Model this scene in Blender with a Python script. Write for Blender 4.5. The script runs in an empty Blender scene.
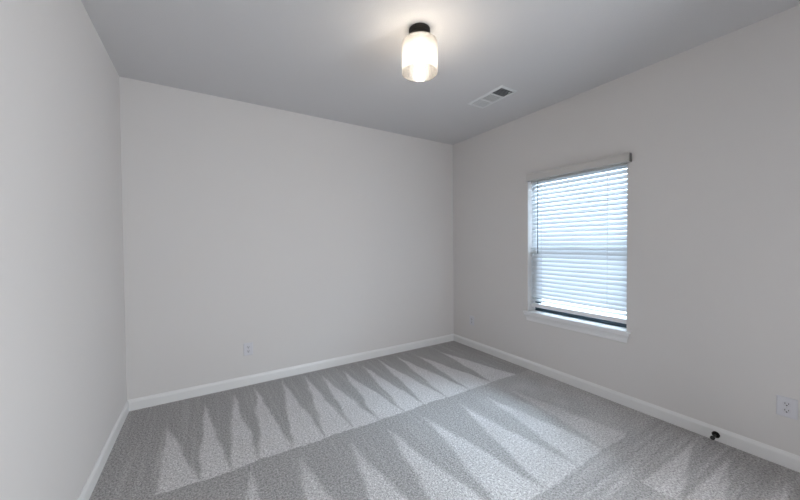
import bpy, bmesh, math, random
from math import sin, cos, pi, radians as R
from mathutils import Vector, Matrix, noise as mnoise
import numpy as np

S = bpy.context.scene
COL = S.collection
random.seed(4)

# ------------------------------------------------------------------ camera
cam_d = bpy.data.cameras.new('camera')
cam = bpy.data.objects.new('camera', cam_d)
COL.objects.link(cam)
cam_d.sensor_width = 36.0
cam_d.lens = 14.2704
cam_d.clip_start = 0.02
YAW, PITCH, ROLL = 0.552479, -0.01878, -0.007663
fw = Vector((sin(YAW) * cos(PITCH), cos(YAW) * cos(PITCH), sin(PITCH)))
r0 = Vector((cos(YAW), -sin(YAW), 0.0))
u0 = r0.cross(fw)
rr = cos(ROLL) * r0 + sin(ROLL) * u0
uu = -sin(ROLL) * r0 + cos(ROLL) * u0
M4 = Matrix((rr, uu, -fw)).transposed().to_4x4()
M4.translation = Vector((-2.9749, -3.3974, 1.3636))
cam.matrix_world = M4
S.camera = cam

# ------------------------------------------------------------------ world, light, exposure
W = bpy.data.worlds.new('sky')
S.world = W
W.use_nodes = True
wn = W.node_tree
wn.nodes.clear()
tc = wn.nodes.new('ShaderNodeTexCoord')
sx = wn.nodes.new('ShaderNodeSeparateXYZ')
rm = wn.nodes.new('ShaderNodeMapRange')
rm.inputs[1].default_value = -0.25
rm.inputs[2].default_value = 0.25
cr = wn.nodes.new('ShaderNodeMix')
cr.data_type = 'RGBA'
cr.inputs[6].default_value = (0.70, 0.76, 0.82, 1)     # pale ground and haze
cr.inputs[7].default_value = (0.72, 0.87, 1.0, 1)      # bright sky
bg = wn.nodes.new('ShaderNodeBackground')
bg.inputs[1].default_value = 6.0
wo = wn.nodes.new('ShaderNodeOutputWorld')
wn.links.new(tc.outputs['Generated'], sx.inputs[0])
wn.links.new(sx.outputs[2], rm.inputs[0])
wn.links.new(rm.outputs[0], cr.inputs[0])
wn.links.new(cr.outputs[2], bg.inputs[0])
zr = wn.nodes.new('ShaderNodeMapRange')             # an overcast sky is brightest overhead
zr.inputs[1].default_value = 0.38
zr.inputs[2].default_value = 0.85
zr.inputs[3].default_value = 4.5
zr.inputs[4].default_value = 56.0
wn.links.new(sx.outputs[2], zr.inputs[0])
wn.links.new(zr.outputs[0], bg.inputs[1])
wn.links.new(bg.outputs[0], wo.inputs[0])

def area_light(name, loc, rot, size, sy, power, color, portal=False):
    d = bpy.data.lights.new(name, 'AREA')
    d.shape = 'RECTANGLE'
    d.size = size
    d.size_y = sy
    d.energy = power
    d.color = color
    o = bpy.data.objects.new(name, d)
    o.location = loc
    o.rotation_euler = rot
    COL.objects.link(o)
    if portal:
        d.cycles.is_portal = True
    return o

BULB = 122.0
area_light('rear_fill_light', (-1.05, -4.24, 1.12), (R(82), 0, R(62)), .56, 1.9, 50, (.915, .96, 1.0))  # fill light added behind the camera to brighten the room
area_light('window_portal', (0.16, -1.68, 1.33), (0, R(90), 0), 1.5, 1.0, 1, (1, 1, 1), True)

vs = S.view_settings
vs.view_transform = 'Standard'
vs.look = 'None'
vs.gamma = 1.0
vs.use_curve_mapping = False
vs.exposure = 0.66
S.cycles.use_denoising = True
S.cycles.max_bounces = 16
S.cycles.diffuse_bounces = 10
S.cycles.transparent_max_bounces = 24
S.cycles.sample_clamp_indirect = 6.0

# ------------------------------------------------------------------ helpers
def mat(name, color, rough=0.6, metal=0.0, bump=None, spec=0.5):
    m = bpy.data.materials.new(name)
    m.use_nodes = True
    nt = m.node_tree
    b = nt.nodes['Principled BSDF']
    b.inputs['Base Color'].default_value = (*color, 1)
    b.inputs['Roughness'].default_value = rough
    b.inputs['Metallic'].default_value = metal
    b.inputs['Specular IOR Level'].default_value = spec
    if bump:
        scale, strength, dist = bump
        t = nt.nodes.new('ShaderNodeTexCoord')
        n = nt.nodes.new('ShaderNodeTexNoise')
        n.inputs['Scale'].default_value = scale
        n.inputs['Detail'].default_value = 3
        bp = nt.nodes.new('ShaderNodeBump')
        bp.inputs['Strength'].default_value = strength
        bp.inputs['Distance'].default_value = dist
        nt.links.new(t.outputs['Object'], n.inputs['Vector'])
        nt.links.new(n.outputs['Fac'], bp.inputs['Height'])
        nt.links.new(bp.outputs['Normal'], b.inputs['Normal'])
    return m

def obj(name, bm, m, parent=None, loc=(0, 0, 0), smooth=False, bevel=0.0, seg=2):
    me = bpy.data.meshes.new(name)
    bm.normal_update()
    bm.to_mesh(me)
    bm.free()
    me.materials.append(m)
    if smooth:
        for p in me.polygons:
            p.use_smooth = True
    o = bpy.data.objects.new(name, me)
    o.location = loc
    COL.objects.link(o)
    if parent:
        o.parent = parent
    if bevel:
        md = o.modifiers.new('bevel', 'BEVEL')
        md.width = bevel
        md.segments = seg
        md.limit_method = 'ANGLE'
    return o

def thing(name, label, cat, loc=(0, 0, 0), rot=(0, 0, 0), group=None):
    o = bpy.data.objects.new(name, None)
    o.empty_display_size = 0.05
    o.location = loc
    o.rotation_euler = rot
    COL.objects.link(o)
    o['label'] = label
    o['category'] = cat
    if group:
        o['group'] = group
    return o

def struct(o):
    o['kind'] = 'structure'
    return o

def box(bm, a, b, mtx=None):
    x0, y0, z0 = a
    x1, y1, z1 = b
    co = [(x0, y0, z0), (x1, y0, z0), (x1, y1, z0), (x0, y1, z0),
          (x0, y0, z1), (x1, y0, z1), (x1, y1, z1), (x0, y1, z1)]
    v = [bm.verts.new(mtx @ Vector(c) if mtx else c) for c in co]
    for f in ((3, 2, 1, 0), (4, 5, 6, 7), (0, 1, 5, 4), (1, 2, 6, 5), (2, 3, 7, 6), (3, 0, 4, 7)):
        bm.faces.new([v[i] for i in f])

def lathe(bm, prof, n=48, mtx=None, closed=False):
    """prof: list of (radius, z); a radius of 0 makes a pole."""
    rings = []
    for r, z in prof:
        if r < 1e-6:
            c = Vector((0, 0, z))
            rings.append([bm.verts.new(mtx @ c if mtx else c)])
        else:
            ring = []
            for k in range(n):
                c = Vector((r * cos(2 * pi * k / n), r * sin(2 * pi * k / n), z))
                ring.append(bm.verts.new(mtx @ c if mtx else c))
            rings.append(ring)
    pairs = list(zip(rings, rings[1:]))
    if closed:
        pairs.append((rings[-1], rings[0]))
    for a, b in pairs:
        for k in range(n):
            k2 = (k + 1) % n
            if len(a) == 1 and len(b) == 1:
                continue
            if len(a) == 1:
                bm.faces.new((a[0], b[k2], b[k]))
            elif len(b) == 1:
                bm.faces.new((a[k], a[k2], b[0]))
            else:
                bm.faces.new((a[k], a[k2], b[k2], b[k]))
    bmesh.ops.recalc_face_normals(bm, faces=bm.faces[:])

def prism(bm, prof, axis_pts, up=Vector((0, 0, 1))):
    """sweep a closed 2D profile [(d, z)] where d runs along the given side direction, between two stations"""
    rings = []
    for (p, side) in axis_pts:
        rings.append([bm.verts.new(Vector(p) + Vector(side) * d + up * z) for d, z in prof])
    n = len(prof)
    for a, b in zip(rings, rings[1:]):
        for k in range(n):
            k2 = (k + 1) % n
            bm.faces.new((a[k], a[k2], b[k2], b[k]))
    bm.faces.new(rings[0][::-1])
    bm.faces.new(rings[-1])
    bmesh.ops.recalc_face_normals(bm, faces=bm.faces[:])

def tube(bm, pts, r, n=10):
    pts = [Vector(p) for p in pts]
    rings = []
    for i, p in enumerate(pts):
        d = (pts[min(i + 1, len(pts) - 1)] - pts[max(i - 1, 0)]).normalized()
        a = d.orthogonal().normalized() if i == 0 else (a - d * a.dot(d)).normalized()
        b = d.cross(a)
        rings.append([bm.verts.new(p + (a * cos(2 * pi * k / n) + b * sin(2 * pi * k / n)) * r) for k in range(n)])
    for q, s in zip(rings, rings[1:]):
        for k in range(n):
            bm.faces.new((q[k], q[(k + 1) % n], s[(k + 1) % n], s[k]))
    bm.faces.new(rings[0][::-1])
    bm.faces.new(rings[-1])
    bmesh.ops.recalc_face_normals(bm, faces=bm.faces[:])

# ------------------------------------------------------------------ materials
m_wall = mat('wall_paint', (0.665, 0.648, 0.640), 0.75, bump=(260, 0.12, 0.002), spec=0.3)
m_ceil = mat('ceiling_paint', (0.605, 0.600, 0.608), 0.85, bump=(120, 0.35, 0.004), spec=0.2)
m_trim = mat('trim_paint', (0.76, 0.76, 0.76), 0.38)
m_sill = mat('sill_paint', (0.80, 0.80, 0.81), 0.35)
m_val = mat('valance_finish', (0.56, 0.545, 0.53), 0.5)
m_frame = mat('window_frame_finish', (0.022, 0.045, 0.065), 0.4)
m_rail = mat('rail_vinyl', (0.78, 0.78, 0.80), 0.4)
m_return_shade = mat('return_shade', (0.16, 0.155, 0.15), 0.5)  # shade put into the colour of the valance's return ends
m_vinyl = mat('white_window_vinyl', (0.80, 0.81, 0.82), 0.35)
m_black = mat('black_metal', (0.010, 0.009, 0.008), 0.5, spec=0.2)
m_rubber = mat('black_rubber', (0.010, 0.010, 0.010), 0.7)
m_plate = mat('outlet_plastic', (0.64, 0.64, 0.68), 0.35)
m_recept = mat('receptacle_plastic', (0.60, 0.60, 0.64), 0.35)
m_slot = mat('slot_dark', (0.03, 0.03, 0.035), 0.8)
m_screw = mat('screw_metal', (0.55, 0.55, 0.55), 0.35, metal=0.8)
m_vent = mat('register_enamel', (0.70, 0.71, 0.72), 0.4)
m_duct = mat('duct_dark', (0.05, 0.06, 0.068), 0.7)
m_cord = mat('ladder_cord', (0.80, 0.82, 0.84), 0.8)

# blind slats: white vinyl that lets some daylight through
m_slat = bpy.data.materials.new('blind_vinyl')
m_slat.use_nodes = True
nt = m_slat.node_tree
nt.nodes.clear()
o_ = nt.nodes.new('ShaderNodeOutputMaterial')
d_ = nt.nodes.new('ShaderNodeBsdfPrincipled')
d_.inputs['Base Color'].default_value = (0.74, 0.75, 0.76, 1)
d_.inputs['Roughness'].default_value = 0.35
t_ = nt.nodes.new('ShaderNodeBsdfTranslucent')
t_.inputs['Color'].default_value = (0.82, 0.86, 0.9, 1)
x_ = nt.nodes.new('ShaderNodeMixShader')
x_.inputs[0].default_value = 0.32
nt.links.new(d_.outputs[0], x_.inputs[1])
nt.links.new(t_.outputs[0], x_.inputs[2])
nt.links.new(x_.outputs[0], o_.inputs[0])

# window pane: thin clear glass
m_pane = bpy.data.materials.new('pane_glass')
m_pane.use_nodes = True
nt = m_pane.node_tree
nt.nodes.clear()
o_ = nt.nodes.new('ShaderNodeOutputMaterial')
a_ = nt.nodes.new('ShaderNodeBsdfTransparent')
a_.inputs[0].default_value = (0.93, 0.96, 0.98, 1)
g_ = nt.nodes.new('ShaderNodeBsdfGlossy')
g_.inputs['Roughness'].default_value = 0.03
f_ = nt.nodes.new('ShaderNodeFresnel')
f_.inputs[0].default_value = 1.3
x_ = nt.nodes.new('ShaderNodeMixShader')
nt.links.new(f_.outputs[0], x_.inputs[0])
nt.links.new(a_.outputs[0], x_.inputs[1])
nt.links.new(g_.outputs[0], x_.inputs[2])
nt.links.new(x_.outputs[0], o_.inputs[0])

# lamp shade: seeded, crackled clear glass
m_shade = bpy.data.materials.new('seeded_glass')
m_shade.use_nodes = True
nt = m_shade.node_tree
nt.nodes.clear()
o_ = nt.nodes.new('ShaderNodeOutputMaterial')
a_ = nt.nodes.new('ShaderNodeBsdfTransparent')
a_.inputs[0].default_value = (0.97, 0.97, 0.96, 1)
l_ = nt.nodes.new('ShaderNodeBsdfTranslucent')
l_.inputs[0].default_value = (0.92, 0.91, 0.90, 1)
g_ = nt.nodes.new('ShaderNodeBsdfGlossy')
g_.inputs['Roughness'].default_value = 0.08
tcn = nt.nodes.new('ShaderNodeTexCoord')
mp = nt.nodes.new('ShaderNodeMapping')
mp.inputs['Scale'].default_value = (1, 1, 1.8)
vo = nt.nodes.new('ShaderNodeTexVoronoi')
vo.feature = 'DISTANCE_TO_EDGE'
vo.inputs['Scale'].default_value = 70
no = nt.nodes.new('ShaderNodeTexNoise')
no.inputs['Scale'].default_value = 60
mr = nt.nodes.new('ShaderNodeMapRange')
mr.inputs[1].default_value = 0.0
mr.inputs[2].default_value = 0.25
mr.inputs[3].default_value = 0.31
mr.inputs[4].default_value = 0.14
bp = nt.nodes.new('ShaderNodeBump')
bp.inputs['Strength'].default_value = 0.5
bp.inputs['Distance'].default_value = 0.003
fr = nt.nodes.new('ShaderNodeFresnel')
fr.inputs[0].default_value = 1.45
m1 = nt.nodes.new('ShaderNodeMixShader')
m2 = nt.nodes.new('ShaderNodeMixShader')
nt.links.new(tcn.outputs['Object'], mp.inputs[0])
nt.links.new(mp.outputs[0], vo.inputs['Vector'])
nt.links.new(mp.outputs[0], no.inputs['Vector'])
nt.links.new(vo.outputs['Distance'], mr.inputs[0])
nt.links.new(mr.outputs[0], m1.inputs[0])
nt.links.new(no.outputs['Fac'], bp.inputs['Height'])
nt.links.new(bp.outputs[0], g_.inputs['Normal'])
nt.links.new(bp.outputs[0], l_.inputs['Normal'])
nt.links.new(bp.outputs[0], fr.inputs['Normal'])
nt.links.new(a_.outputs[0], m1.inputs[1])
df = nt.nodes.new('ShaderNodeBsdfDiffuse')
df.inputs[0].default_value = (0.85, 0.85, 0.85, 1)
m0 = nt.nodes.new('ShaderNodeMixShader')
m0.inputs[0].default_value = 0.14
nt.links.new(l_.outputs[0], m0.inputs[1])
nt.links.new(df.outputs[0], m0.inputs[2])
nt.links.new(m0.outputs[0], m1.inputs[2])
nt.links.new(fr.outputs[0], m2.inputs[0])
nt.links.new(m1.outputs[0], m2.inputs[1])
nt.links.new(g_.outputs[0], m2.inputs[2])
nt.links.new(m2.outputs[0], o_.inputs[0])

# lit bulb
m_bulb = bpy.data.materials.new('lit_bulb')
m_bulb.use_nodes = True
nt = m_bulb.node_tree
nt.nodes.clear()
o_ = nt.nodes.new('ShaderNodeOutputMaterial')
e_ = nt.nodes.new('ShaderNodeEmission')
e_.inputs[0].default_value = (1.0, 0.87, 0.72, 1)
e_.inputs[1].default_value = BULB
nt.links.new(e_.outputs[0], o_.inputs[0])

# carpet: heathered loop pile; the float attribute "nap" says which way the vacuum left the pile lying
m_carpet = bpy.data.materials.new('carpet_pile')
m_carpet.use_nodes = True
nt = m_carpet.node_tree
b_ = nt.nodes['Principled BSDF']
b_.inputs['Roughness'].default_value = 0.95
b_.inputs['Specular IOR Level'].default_value = 0.1
at = nt.nodes.new('ShaderNodeAttribute')
at.attribute_name = 'nap'
tcn = nt.nodes.new('ShaderNodeTexCoord')
n1 = nt.nodes.new('ShaderNodeTexNoise')
n1.inputs['Scale'].default_value = 120
n1.inputs['Detail'].default_value = 4
n1.inputs['Roughness'].default_value = 0.75
n2 = nt.nodes.new('ShaderNodeTexVoronoi')
n2.inputs['Scale'].default_value = 120
mx = nt.nodes.new('ShaderNodeMix')
mx.data_type = 'RGBA'
mx.inputs[6].default_value = (0.375, 0.366, 0.363, 1)
mx.inputs[7].default_value = (0.612, 0.60, 0.60, 1)
ra = nt.nodes.new('ShaderNodeMapRange')
ra.inputs[1].default_value = 0.36
ra.inputs[2].default_value = 0.64
ra.inputs[3].default_value = 0.45
ra.inputs[4].default_value = 1.55
mu = nt.nodes.new('ShaderNodeMix')
mu.data_type = 'RGBA'
mu.blend_type = 'MULTIPLY'
mu.inputs[0].default_value = 1.0
bp = nt.nodes.new('ShaderNodeBump')
bp.inputs['Strength'].default_value = 0.7
bp.inputs['Distance'].default_value = 0.006
nt.links.new(tcn.outputs['Object'], n1.inputs['Vector'])
nt.links.new(tcn.outputs['Object'], n2.inputs['Vector'])
nt.links.new(at.outputs['Fac'], mx.inputs[0])
n3 = nt.nodes.new('ShaderNodeTexNoise')
n3.inputs['Scale'].default_value = 70
n3.inputs['Detail'].default_value = 2
av = nt.nodes.new('ShaderNodeMix')
av.inputs[0].default_value = 0.3
nt.links.new(tcn.outputs['Object'], n3.inputs['Vector'])
nt.links.new(n1.outputs['Fac'], av.inputs[2])
nt.links.new(n3.outputs['Fac'], av.inputs[3])
nt.links.new(av.outputs[0], ra.inputs[0])
nt.links.new(mx.outputs[2], mu.inputs[6])
nt.links.new(ra.outputs[0], mu.inputs[7])
nt.links.new(mu.outputs[2], b_.inputs['Base Color'])
nt.links.new(n2.outputs['Distance'], bp.inputs['Height'])
nt.links.new(bp.outputs[0], b_.inputs['Normal'])

# ------------------------------------------------------------------ room shell
RW, RD, RH, T = 3.54, 3.95, 2.74, 0.14           # width, depth, height, wall thickness
OY0, OY1, OZ0, OZ1 = -2.15, -1.205, 0.61, 2.06   # window opening in the right wall

# carpeted floor with its vacuum marks
T1 = [-3.23, -3.03, -2.87, -2.69, -2.49, -2.27, -2.06, -1.85, -1.62, -1.40, -1.17, -0.89, -0.59, -0.25]
A1 = [(-3.23, -.50), (-3.00, -.22), (-2.77, -.17), (-2.585, -.10), (-2.335, -.09), (-2.115, -.10), (-1.955, -.20),
      (-1.725, -.18), (-1.49, -.17), (-1.25, -.11), (-1.02, -.13), (-.79, -.26), (-.47, -.30)]
T2 = [-2.97, -2.65, -2.34, -2.03, -1.715, -1.39, -1.05, -.74, -.44]
A2 = [(-2.77, -1.34), (-2.47, -1.36), (-2.15, -1.41), (-1.85, -1.40), (-1.52, -1.41), (-1.16, -1.40), (-.86, -1.43), (-.57, -1.45)]

def fan(u, v, tips, apex, v1, soft):
    """u across the strokes, v along them; light wedges open from their apex to the strip's edge v1"""
    best = -9.0
    for i, (ax, ay) in enumerate(apex):
        if v > ay + .02 or v < v1 - .05:
            continue
        t = max(0.0, min(1.0, (ay - v) / (ay - v1)))
        l = ax + (tips[i] - ax) * t ** 1.05
        r = ax + (tips[i + 1] - ax) * t ** .95
        best = max(best, min(u - l, r - u))
    return max(0.0, min(1.0, .5 + best / soft))

def nap_at(x, y):
    j = mnoise.noise((x * 5, y * 5, 1.3)) * .018 + mnoise.noise((x * 23, y * 23, 4.1)) * .008
    big = mnoise.noise((x * 1.7, y * 1.7, 7.7))
    pat = mnoise.noise((x * 6, y * 6, 9.2))
    b1 = -1.235 + j
    b2 = -2.345 + j * 1.2
    if y > b1:
        n = fan(x + j, y, T1, A1, -1.235, .022)
        streak = mnoise.noise((x * 38, y * 1.6, 2.0))
        n *= .94 + .12 * pat
        n = n + streak * (.34 if n < .5 else .05)
        if n < .5:
            n += .10 * max(0, big)
    elif y > b2:
        n = fan(x + j, y, T2, A2, -2.345, .034)
        streak = mnoise.noise((x * 34, y * 1.6, 5.0))
        n = n * (.76 + .2 * pat) + streak * (.18 if n < .5 else .10)
        k = max(0.0, min(1.0, (x + 1.3) / .9))            # towards the window the two lays blend
        n = n * (1 - .5 * k) + .5 * k * (.5 + .5 * pat)
    else:
        n = .05
        for ay, al, yl0, yl1 in ((-.19, -.85, -2.60, -2.765), (-.18, -.82, -2.78, -2.93), (-.20, -.85, -2.95, -3.12)):
            if al - .05 < x < ay:
                t = (ay - x) / (ay - al)
                c = (-2.63 if yl0 > -2.7 else -2.80 if yl0 > -2.9 else -3.04)
                lo = c + (yl1 - c) * t
                hi = c + (yl0 - c) * t
                e = min(y + .4 * j - lo, hi - y - .4 * j)
                n = max(n, .05 + .55 * max(0, min(1, .5 + e / .02)) * max(0, min(1, (x - al + .05) / .03)))
        streak = mnoise.noise((x * 1.6, y * 36, 8.0))
        n += streak * .42 + .03 + .08 * pat
    return max(0.0, min(1.0, n))

NX, NY = 420, 460
xs = np.linspace(-RW, 0, NX + 1)
ys = np.linspace(-RD, 0, NY + 1)
fverts = [(x, y, 0.0) for y in ys for x in xs]
ffaces = [(j * (NX + 1) + i, j * (NX + 1) + i + 1, (j + 1) * (NX + 1) + i + 1, (j + 1) * (NX + 1) + i)
          for j in range(NY) for i in range(NX)]
fm = bpy.data.meshes.new('floor')
fm.from_pydata(fverts, [], ffaces)
fa = fm.attributes.new('nap', 'FLOAT', 'POINT')
fa.data.foreach_set('value', np.array([nap_at(x, y) for x, y, z in fverts], dtype=np.float32))
fm.materials.append(m_carpet)
fl = bpy.data.objects.new('floor', fm)
COL.objects.link(fl)
struct(fl)
sd = fl.modifiers.new('slab', 'SOLIDIFY')
sd.thickness = 0.02
sd.offset = -1

bm = bmesh.new(); box(bm, (-RW - T, -RD - T, RH), (T, T, RH + .12)); struct(obj('ceiling', bm, m_ceil))
bm = bmesh.new(); box(bm, (-RW - T, 0, -.02), (T, T, RH)); struct(obj('wall_back', bm, m_wall))
bm = bmesh.new(); box(bm, (-RW - T, -RD, -.02), (-RW, 0, RH)); struct(obj('wall_left', bm, m_wall))
bm = bmesh.new()
DX0, DX1, DZ = -2.0, -.76, 2.12      # opening added behind the camera so the fill light gets in
box(bm, (-RW - T, -RD - T, -.02), (DX0, -RD, RH))
box(bm, (DX1, -RD - T, -.02), (T, -RD, RH))
box(bm, (DX0, -RD - T, DZ), (DX1, -RD, RH))
struct(obj('wall_rear', bm, m_wall))
bm = bmesh.new()                     # unseen shell added behind the opening to keep the sky out
box(bm, (DX0 - .5, -RD - 1.35, -.02), (DX1 + .5, -RD - 1.25, RH))
box(bm, (DX0 - .6, -RD - 1.35, -.02), (DX0 - .5, -RD - T, RH))
box(bm, (DX1 + .5, -RD - 1.35, -.02), (DX1 + .6, -RD - T, RH))
box(bm, (DX0 - .6, -RD - 1.35, RH), (DX1 + .6, -RD - T, RH + .1))
struct(obj('fill_shell', bm, m_wall))
bm = bmesh.new(); box(bm, (DX0 - .6, -RD - 1.35, -.02), (DX1 + .6, -RD, 0)); struct(obj('fill_shell_floor', bm, m_carpet))  # floor of the added shell
bm = bmesh.new()
box(bm, (DX0 - .06, -RD, 0), (DX0, -RD + .016, DZ + .06))
box(bm, (DX1, -RD, 0), (DX1 + .06, -RD + .016, DZ + .06))
box(bm, (DX0, -RD, DZ), (DX1, -RD + .016, DZ + .06))
struct(obj('trim_1', bm, m_trim))  # casing around the added opening
bm = bmesh.new()
# right wall as one frame-shaped mesh around the window opening
yv = [-RD, OY0, OY1, 0.0]
zv = [-.02, OZ0, OZ1, RH]
grid = {}
for xi, x in enumerate((0.0, T)):
    for i, y in enumerate(yv):
        for k, z in enumerate(zv):
            grid[xi, i, k] = bm.verts.new((x, y, z))
for xi in (0, 1):
    for i in range(3):
        for k in range(3):
            if i == 1 and k == 1:
                continue
            bm.faces.new((grid[xi, i, k], grid[xi, i + 1, k], grid[xi, i + 1, k + 1], grid[xi, i, k + 1]))
def ring(path):
    for (a, b) in zip(path, path[1:] + path[:1]):
        bm.faces.new((grid[0, a[0], a[1]], grid[0, b[0], b[1]], grid[1, b[0], b[1]], grid[1, a[0], a[1]]))
ring([(1, 1), (2, 1), (2, 2), (1, 2)])
ring([(0, 0), (1, 0), (2, 0), (3, 0), (3, 1), (3, 2), (3, 3), (2, 3), (1, 3), (0, 3), (0, 2), (0, 1)])
bmesh.ops.recalc_face_normals(bm, faces=bm.faces[:])
struct(obj('wall_right', bm, m_wall))

# baseboards: flat board with an eased top, mitred where they meet
BH, BT = 0.092, 0.014
bprof = [(0, -.004), (BT, -.004), (BT, BH - .024), (BT * .8, BH - .014), (BT * .45, BH - .006), (BT * .3, BH), (0, BH)]
def baseboard(name, p0, p1, s0, s1):
    bm = bmesh.new()
    prism(bm, bprof, [(p0, s0), (p1, s1)])
    struct(obj(name, bm, m_trim))
baseboard('baseboard_back', (-RW, 0, 0), (0, 0, 0), (1, -1, 0), (-1, -1, 0))
baseboard('baseboard_left', (-RW, -RD, 0), (-RW, 0, 0), (1, 1, 0), (1, -1, 0))
baseboard('baseboard_right', (0, -RD, 0), (0, 0, 0), (-1, 1, 0), (-1, -1, 0))
baseboard('baseboard_rear', (-RW, -RD, 0), (DX0 - .06, -RD, 0), (1, 1, 0), (0, 1, 0))
baseboard('baseboard_rear_side', (DX1 + .06, -RD, 0), (0, -RD, 0), (0, 1, 0), (-1, 1, 0))

# ------------------------------------------------------------------ window
win = bpy.data.objects.new('window_1', None)
win.location = (0.1, (OY0 + OY1) / 2, OZ0)
COL.objects.link(win)
struct(win)
wx, wy, wz = win.location
L = lambda x, y, z: (x - wx, y - wy, z - wz)
def wbox(bm, a, b):
    box(bm, L(*a), L(*b))
SZ = OZ0 + .018                     # top of the sill board
bm = bmesh.new()
F = .024
wbox(bm, (.092, OY0 + .001, SZ), (.138, OY0 + F, OZ1))
wbox(bm, (.092, OY1 - F, SZ), (.138, OY1 - .001, OZ1))
wbox(bm, (.092, OY0 + F, OZ1 - .04), (.138, OY1 - F, OZ1 - .001))
obj('window_frame', bm, m_vinyl, win, bevel=.003)
bm = bmesh.new()
Q = F + .006
wbox(bm, (.094, OY0 + F, SZ + .001), (.128, OY0 + Q, 1.285))
wbox(bm, (.094, OY1 - .085, SZ + .001), (.128, OY1 - F, 1.285))
wbox(bm, (.094, OY0 + Q, SZ + .001), (.128, OY1 - .085, SZ + .036))
obj('lower_sash', bm, m_frame, win, bevel=.002)
bm = bmesh.new()
wbox(bm, (.104, OY0 + F, 1.285), (.132, OY1 - F, 1.325))
obj('meeting_rail', bm, m_frame, win, bevel=.003)
bm = bmesh.new()
wbox(bm, (.117, OY0 + F, SZ + .030), (.121, OY1 - F, 1.285))
wbox(bm, (.117, OY0 + F, 1.325), (.121, OY1 - F, OZ1 - .04))
obj('pane', bm, m_pane, win)
# stool with horns, and the apron under it
bm = bmesh.new()
wbox(bm, (0.0, OY0, OZ0), (.138, OY1, SZ))
wbox(bm, (-.038, OY0 - .035, OZ0), (0.0, OY1 + .035, SZ))
bmesh.ops.remove_doubles(bm, verts=bm.verts[:], dist=1e-5)
obj('window_sill', bm, m_sill, win, bevel=.004)
bm = bmesh.new()
aprof = [(0, 0), (.009, 0), (.011, .008), (.011, .020), (.014, .034), (.021, .052), (.029, .064), (.030, .070), (.030, .082), (0, .082)]
prism(bm, aprof, [(L(0, OY0 + .001, OZ0 - .0825), (-1, -1, 0)), (L(0, OY1 - .001, OZ0 - .0825), (-1, 1, 0))])
obj('apron', bm, m_sill, win, bevel=.001)

# ------------------------------------------------------------------ venetian blind
BXC = 0.056                                      # depth of the slats inside the opening
by0, by1 = OY0 + .012, OY1 - .018
bl = thing('window_blind', 'white horizontal-slat blind hanging in the window above the white sill', 'blind',
           (0, (OY0 + OY1) / 2, 2.02))
ox, oy, oz = bl.location
LB = lambda x, y, z: (x - ox, y - oy, z - oz)

def slat(bm, z, tilt, wdt=.050, th=.0028, crown=.0035, n=6):
    """one crowned slat across the window; tilt lowers its room-side edge"""
    rings = []
    for y in (by0, by1):
        top, bot = [], []
        for k in range(n + 1):
            s = (k / n - .5) * wdt                # s < 0 : towards the room
            c = crown * (1 - (2 * s / wdt) ** 2)
            for lst, h in ((top, c + th / 2), (bot, c - th / 2)):
                px = s * cos(tilt) - h * sin(tilt)
                pz = s * sin(tilt) + h * cos(tilt)
                lst.append(bm.verts.new(LB(BXC + px, y, z + pz)))
        rings.append(top + bot[::-1])
    a, b = rings
    m = len(a)
    for k in range(m):
        bm.faces.new((a[k], a[(k + 1) % m], b[(k + 1) % m], b[k]))
    bm.faces.new(a[::-1])
    bm.faces.new(b)

PITCHZ = .0432
slat_z = []
z = .752
while z < 2.01:
    slat_z.append(z)
    z += PITCHZ
bm = bmesh.new()
for i, z in enumerate(slat_z):
    slat(bm, z, R((24, 46)[i] if i < 2 else 55))
bmesh.ops.recalc_face_normals(bm, faces=bm.faces[:])
obj('slats', bm, m_slat, bl, smooth=False)

bm = bmesh.new()
box(bm, LB(BXC - .025, by0, .676), LB(BXC + .025, by1, .716))
obj('bottom_rail', bm, m_rail, bl, bevel=.005, seg=3)
bm = bmesh.new()
box(bm, LB(BXC - .028, by0, 2.012), LB(BXC + .028, by1, 2.056))
obj('head_rail', bm, m_val, bl, bevel=.002)
# valance board over the top of the opening, with its two return ends
bm = bmesh.new()
vz0, vz1 = 2.018, 2.092
vy0, vy1 = OY0 - .032, OY1 - .016
vprof = [(0, 0), (.012, 0), (.014, .004), (.014, .050), (.011, .056), (.011, .066), (.007, .074), (0, .074)]
prism(bm, [(d, z) for d, z in vprof], [(LB(-.042, vy0, vz0), (-1, 0, 0)), (LB(-.042, vy1, vz0), (-1, 0, 0))])
obj('valance', bm, m_val, bl)
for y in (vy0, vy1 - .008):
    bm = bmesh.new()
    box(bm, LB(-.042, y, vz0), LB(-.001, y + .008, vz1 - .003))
    c_ = obj('shaded_return', bm, m_return_shade, bl, bevel=.001)  # return end, its dark colour stands in for shade
    c_['label'] = 'valance return end with shade in its colour'
# ladder cords
for y in (-1.345, -1.985):
    bm = bmesh.new()
    for x in (BXC - .026, BXC + .026):
        tube(bm, [LB(x, y, 2.012), LB(x, y, .716)], .0016, 6)
    for z in slat_z[2:]:
        tube(bm, [LB(BXC - .024, y + .004, z - .026), LB(BXC + .024, y + .004, z + .004)], .0010, 5)
    obj('ladder_cord', bm, m_cord, bl)
# tilt wand
bm = bmesh.new()
tube(bm, [LB(.000, -1.325, 2.006), LB(.000, -1.325, 1.285)], .0042, 8)
tube(bm, [LB(.000, -1.325, 1.30), LB(.000, -1.325, 1.255)], .0055, 8)
w_ = obj('tilt_wand', bm, mat('wand_plastic', (0.14, 0.18, 0.21), 0.3), bl, smooth=True)
w_['label'] = 'thin dark tilt wand'

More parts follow.
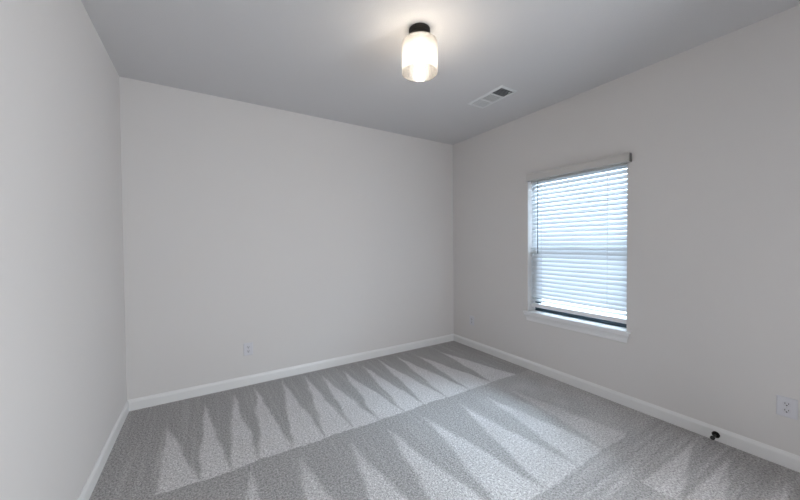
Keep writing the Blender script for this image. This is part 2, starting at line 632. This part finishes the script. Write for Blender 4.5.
# ------------------------------------------------------------------ ceiling light
lamp = thing('ceiling_light', 'flush ceiling light with black canopy and lit seeded glass cylinder shade', 'lamp',
             (-1.776, -1.712, RH))
bm = bmesh.new()
lathe(bm, [(0, -.0005), (.067, -.0005), (.0685, -.004), (.0685, -.022), (.0665, -.0235), (.0665, -.026), (.0685, -.0275),
           (.0685, -.037), (.066, -.040), (.040, -.042), (.036, -.046), (.036, -.098), (0, -.098)], 56)
obj('canopy', bm, m_black, lamp, smooth=True, bevel=.001)
bm = bmesh.new()
lathe(bm, [(0, -.098), (.034, -.098), (.034, -.128), (.043, -.130), (.043, -.136), (.030, -.139), (.024, -.142), (.024, -.172),
           (.021, -.174), (0, -.174)], 40)
obj('socket', bm, m_black, lamp, smooth=True)
# shade: open-bottom cylinder hung by its rounded shoulder
G0, G1, GR = -.078, -.276, .1155
out = [(.036, G0 - .001), (.080, G0 - .001), (.101, G0 - .0015), (.109, G0 - .004), (.1135, G0 - .008), (GR, G0 - .014),
       (GR, G1 + .004), (GR - .001, G1)]
inn = [(GR - .004, G1), (GR - .005, G1 + .004), (GR - .005, G0 - .016), (.108, G0 - .0105), (.1035, G0 - .0075), (.096, G0 - .006),
       (.080, G0 - .0055), (.036, G0 - .0055)]
bm = bmesh.new()
lathe(bm, out + inn, 72, closed=True)
sh = obj('glass_shade', bm, m_shade, lamp, smooth=True)
sh['label'] = 'crackled clear glass cylinder'
bm = bmesh.new()
lathe(bm, [(0, -.174), (.013, -.174), (.0135, -.184), (.019, -.194), (.027, -.207), (.030, -.221), (.027, -.236), (.018, -.247),
           (.008, -.251), (0, -.2515)], 28)
obj('bulb', bm, m_bulb, lamp, smooth=True)

# ------------------------------------------------------------------ ceiling register
vt = thing('ceiling_vent', 'rectangular white air register in the ceiling between the lamp and the window', 'vent',
           (-.645, -1.285, RH))
VW, VL = .105, .215
bm = bmesh.new()
fz = -.008
# rim as a sloped frame
o0 = [(-VW, -VL), (VW, -VL), (VW, VL), (-VW, VL)]
def rect(dx, z):
    return [bm.verts.new((sgn[0] * (VW - dx), sgn[1] * (VL - dx), z)) for sgn in ((-1, -1), (1, -1), (1, 1), (-1, 1))]
r_ = [rect(0, -.0005), rect(.002, -.004), rect(.022, fz), rect(.026, fz), rect(.026, -.0005)]
for a, b in zip(r_, r_[1:]):
    for k in range(4):
        bm.faces.new((a[k], a[(k + 1) % 4], b[(k + 1) % 4], b[k]))
bmesh.ops.recalc_face_normals(bm, faces=bm.faces[:])
obj('frame', bm, m_vent, vt)
bm = bmesh.new()
box(bm, (-VW + .024, -VL + .024, -.0012), (VW - .024, VL - .024, -.0004))
obj('duct_opening', bm, m_duct, vt)
IY0, IY1 = -VL + .026, VL - .026
sec = (IY1 - IY0) / 3
for k in range(1, 3):
    bm = bmesh.new()
    y = IY0 + sec * k
    box(bm, (-VW + .024, y - .006, -.0085), (VW - .024, y + .006, -.0012))
    obj('divider', bm, m_vent, vt)
# near bank throws air towards the room's near end, the other two sideways and away
def blades(name, y0, y1, n, along, tilt):
    bm = bmesh.new()
    for i in range(n):
        if along == 'x':
            y = y0 + (y1 - y0) * (i + .5) / n
            m = Matrix.Translation((0, y, -.0052)) @ Matrix.Rotation(tilt, 4, 'X')
            box(bm, (-VW + .026, -.0048, -.0005), (VW - .026, .0048, .0005), m)
        else:
            x = (-VW + .026) + (2 * VW - .052) * (i + .5) / n
            m = Matrix.Translation((x, (y0 + y1) / 2, -.0052)) @ Matrix.Rotation(tilt, 4, 'Y')
            box(bm, (-.0052, -(y1 - y0) / 2, -.0005), (.0052, (y1 - y0) / 2, .0005), m)
    return obj(name, bm, m_vent, vt)
blades('louvre_bank', IY0, IY0 + sec - .006, 7, 'x', R(42))
blades('louvre_bank', IY0 + sec + .006, IY0 + 2 * sec - .006, 8, 'y', R(8))
blades('louvre_bank', IY0 + 2 * sec + .006, IY1, 7, 'x', R(-10))
bm = bmesh.new()
box(bm, (.040, IY0 + .008, -.017), (.046, IY0 + .030, -.0105))
obj('damper_lever', bm, m_vent, vt, bevel=.001)

# ------------------------------------------------------------------ wall outlets
def outlet(name, label, loc, rz):
    t = thing(name, label, 'outlet', loc, (0, 0, rz), None)
    # local frame: x across the plate, -y out into the room, z up
    bm = bmesh.new()
    hw, hh, d = .0415, .0605, .0062
    b0 = [bm.verts.new((sx_ * hw, -.0003, sz_ * hh)) for sx_, sz_ in ((-1, -1), (1, -1), (1, 1), (-1, 1))]
    b1 = [bm.verts.new((sx_ * hw, -.0025, sz_ * hh)) for sx_, sz_ in ((-1, -1), (1, -1), (1, 1), (-1, 1))]
    b2 = [bm.verts.new((sx_ * (hw - .004), -d, sz_ * (hh - .004))) for sx_, sz_ in ((-1, -1), (1, -1), (1, 1), (-1, 1))]
    for a, b in ((b0, b1), (b1, b2)):
        for k in range(4):
            bm.faces.new((a[k], a[(k + 1) % 4], b[(k + 1) % 4], b[k]))
    bm.faces.new(b2)
    bm.faces.new(b0[::-1])
    bmesh.ops.recalc_face_normals(bm, faces=bm.faces[:])
    obj('cover_plate', bm, m_plate, t)
    for s in (1, -1):
        bm = bmesh.new()
        pts = []
        for k in range(32):
            a = 2 * pi * k / 32
            pts.append((max(-.0165, min(.0165, .0185 * cos(a))), .0150 * sin(a) + s * .0200))
        f0 = [bm.verts.new((x, -d + .0005, z)) for x, z in pts]
        f1 = [bm.verts.new((x, -d - .0012, z)) for x, z in pts]
        for k in range(32):
            bm.faces.new((f0[k], f0[(k + 1) % 32], f1[(k + 1) % 32], f1[k]))
        bm.faces.new(f1)
        bm.faces.new(f0)
        bmesh.ops.recalc_face_normals(bm, faces=bm.faces[:])
        rc = obj('receptacle', bm, m_recept, t)
        bm = bmesh.new()
        zc = s * .0200
        box(bm, (-.0085, -d - .0016, zc - .001), (-.0058, -d - .0010, zc + .0085))
        box(bm, (.0058, -d - .0016, zc), (.0085, -d - .0010, zc + .0075))
        lathe(bm, [(0, .0006), (.0034, .0006), (.0034, 0), (0, 0)], 14,
              Matrix.Translation((0, -d - .0010, zc - .0075)) @ Matrix.Rotation(R(90), 4, 'X'))
        sl = obj('slots', bm, m_slot, rc)
        sl['label'] = 'dark plug slots'
    bm = bmesh.new()
    lathe(bm, [(0, .0012), (.0022, .0010), (.0030, 0), (0, 0)], 14,
          Matrix.Translation((0, -d + .0001, 0)) @ Matrix.Rotation(R(90), 4, 'X'))
    obj('screw', bm, m_screw, t)
    return t

outlet('wall_outlet', 'white duplex outlet low on the wall facing the camera, left of middle', (-2.627, 0, .352), 0)
outlet('wall_outlet.001', 'white duplex outlet at the far right, above the door stop\'s baseboard', (0, -3.006, .362), R(-90))
outlet('wall_outlet.002', 'faint white outlet left of the window, near the far room corner', (0, -.36, .352), R(-90))

# ------------------------------------------------------------------ door stop on the right baseboard
ds = thing('door_stop', 'small black door stop on the right baseboard, between the window and the far right outlet', 'door stop',
           (-BT, -2.700, .043))
mx_ = Matrix.Rotation(R(-90), 4, 'Y')            # local z runs out into the room (-x)
bm = bmesh.new()
lathe(bm, [(0, .0002), (.021, .0002), (.0215, .004), (.017, .011), (.011, .016), (.0075, .018), (0, .018)], 28, mx_)
obj('base_flange', bm, m_black, ds, smooth=True)
bm = bmesh.new()
lathe(bm, [(0, .018), (.0072, .018), (.0062, .030), (.0062, .058), (.008, .062), (0, .062)], 20, mx_)
obj('stem', bm, m_black, ds, smooth=True)
bm = bmesh.new()
lathe(bm, [(0, .062), (.0105, .062), (.0125, .065), (.0125, .075), (.010, .079), (0, .080)], 24, mx_)
obj('bumper_tip', bm, m_rubber, ds, smooth=True)
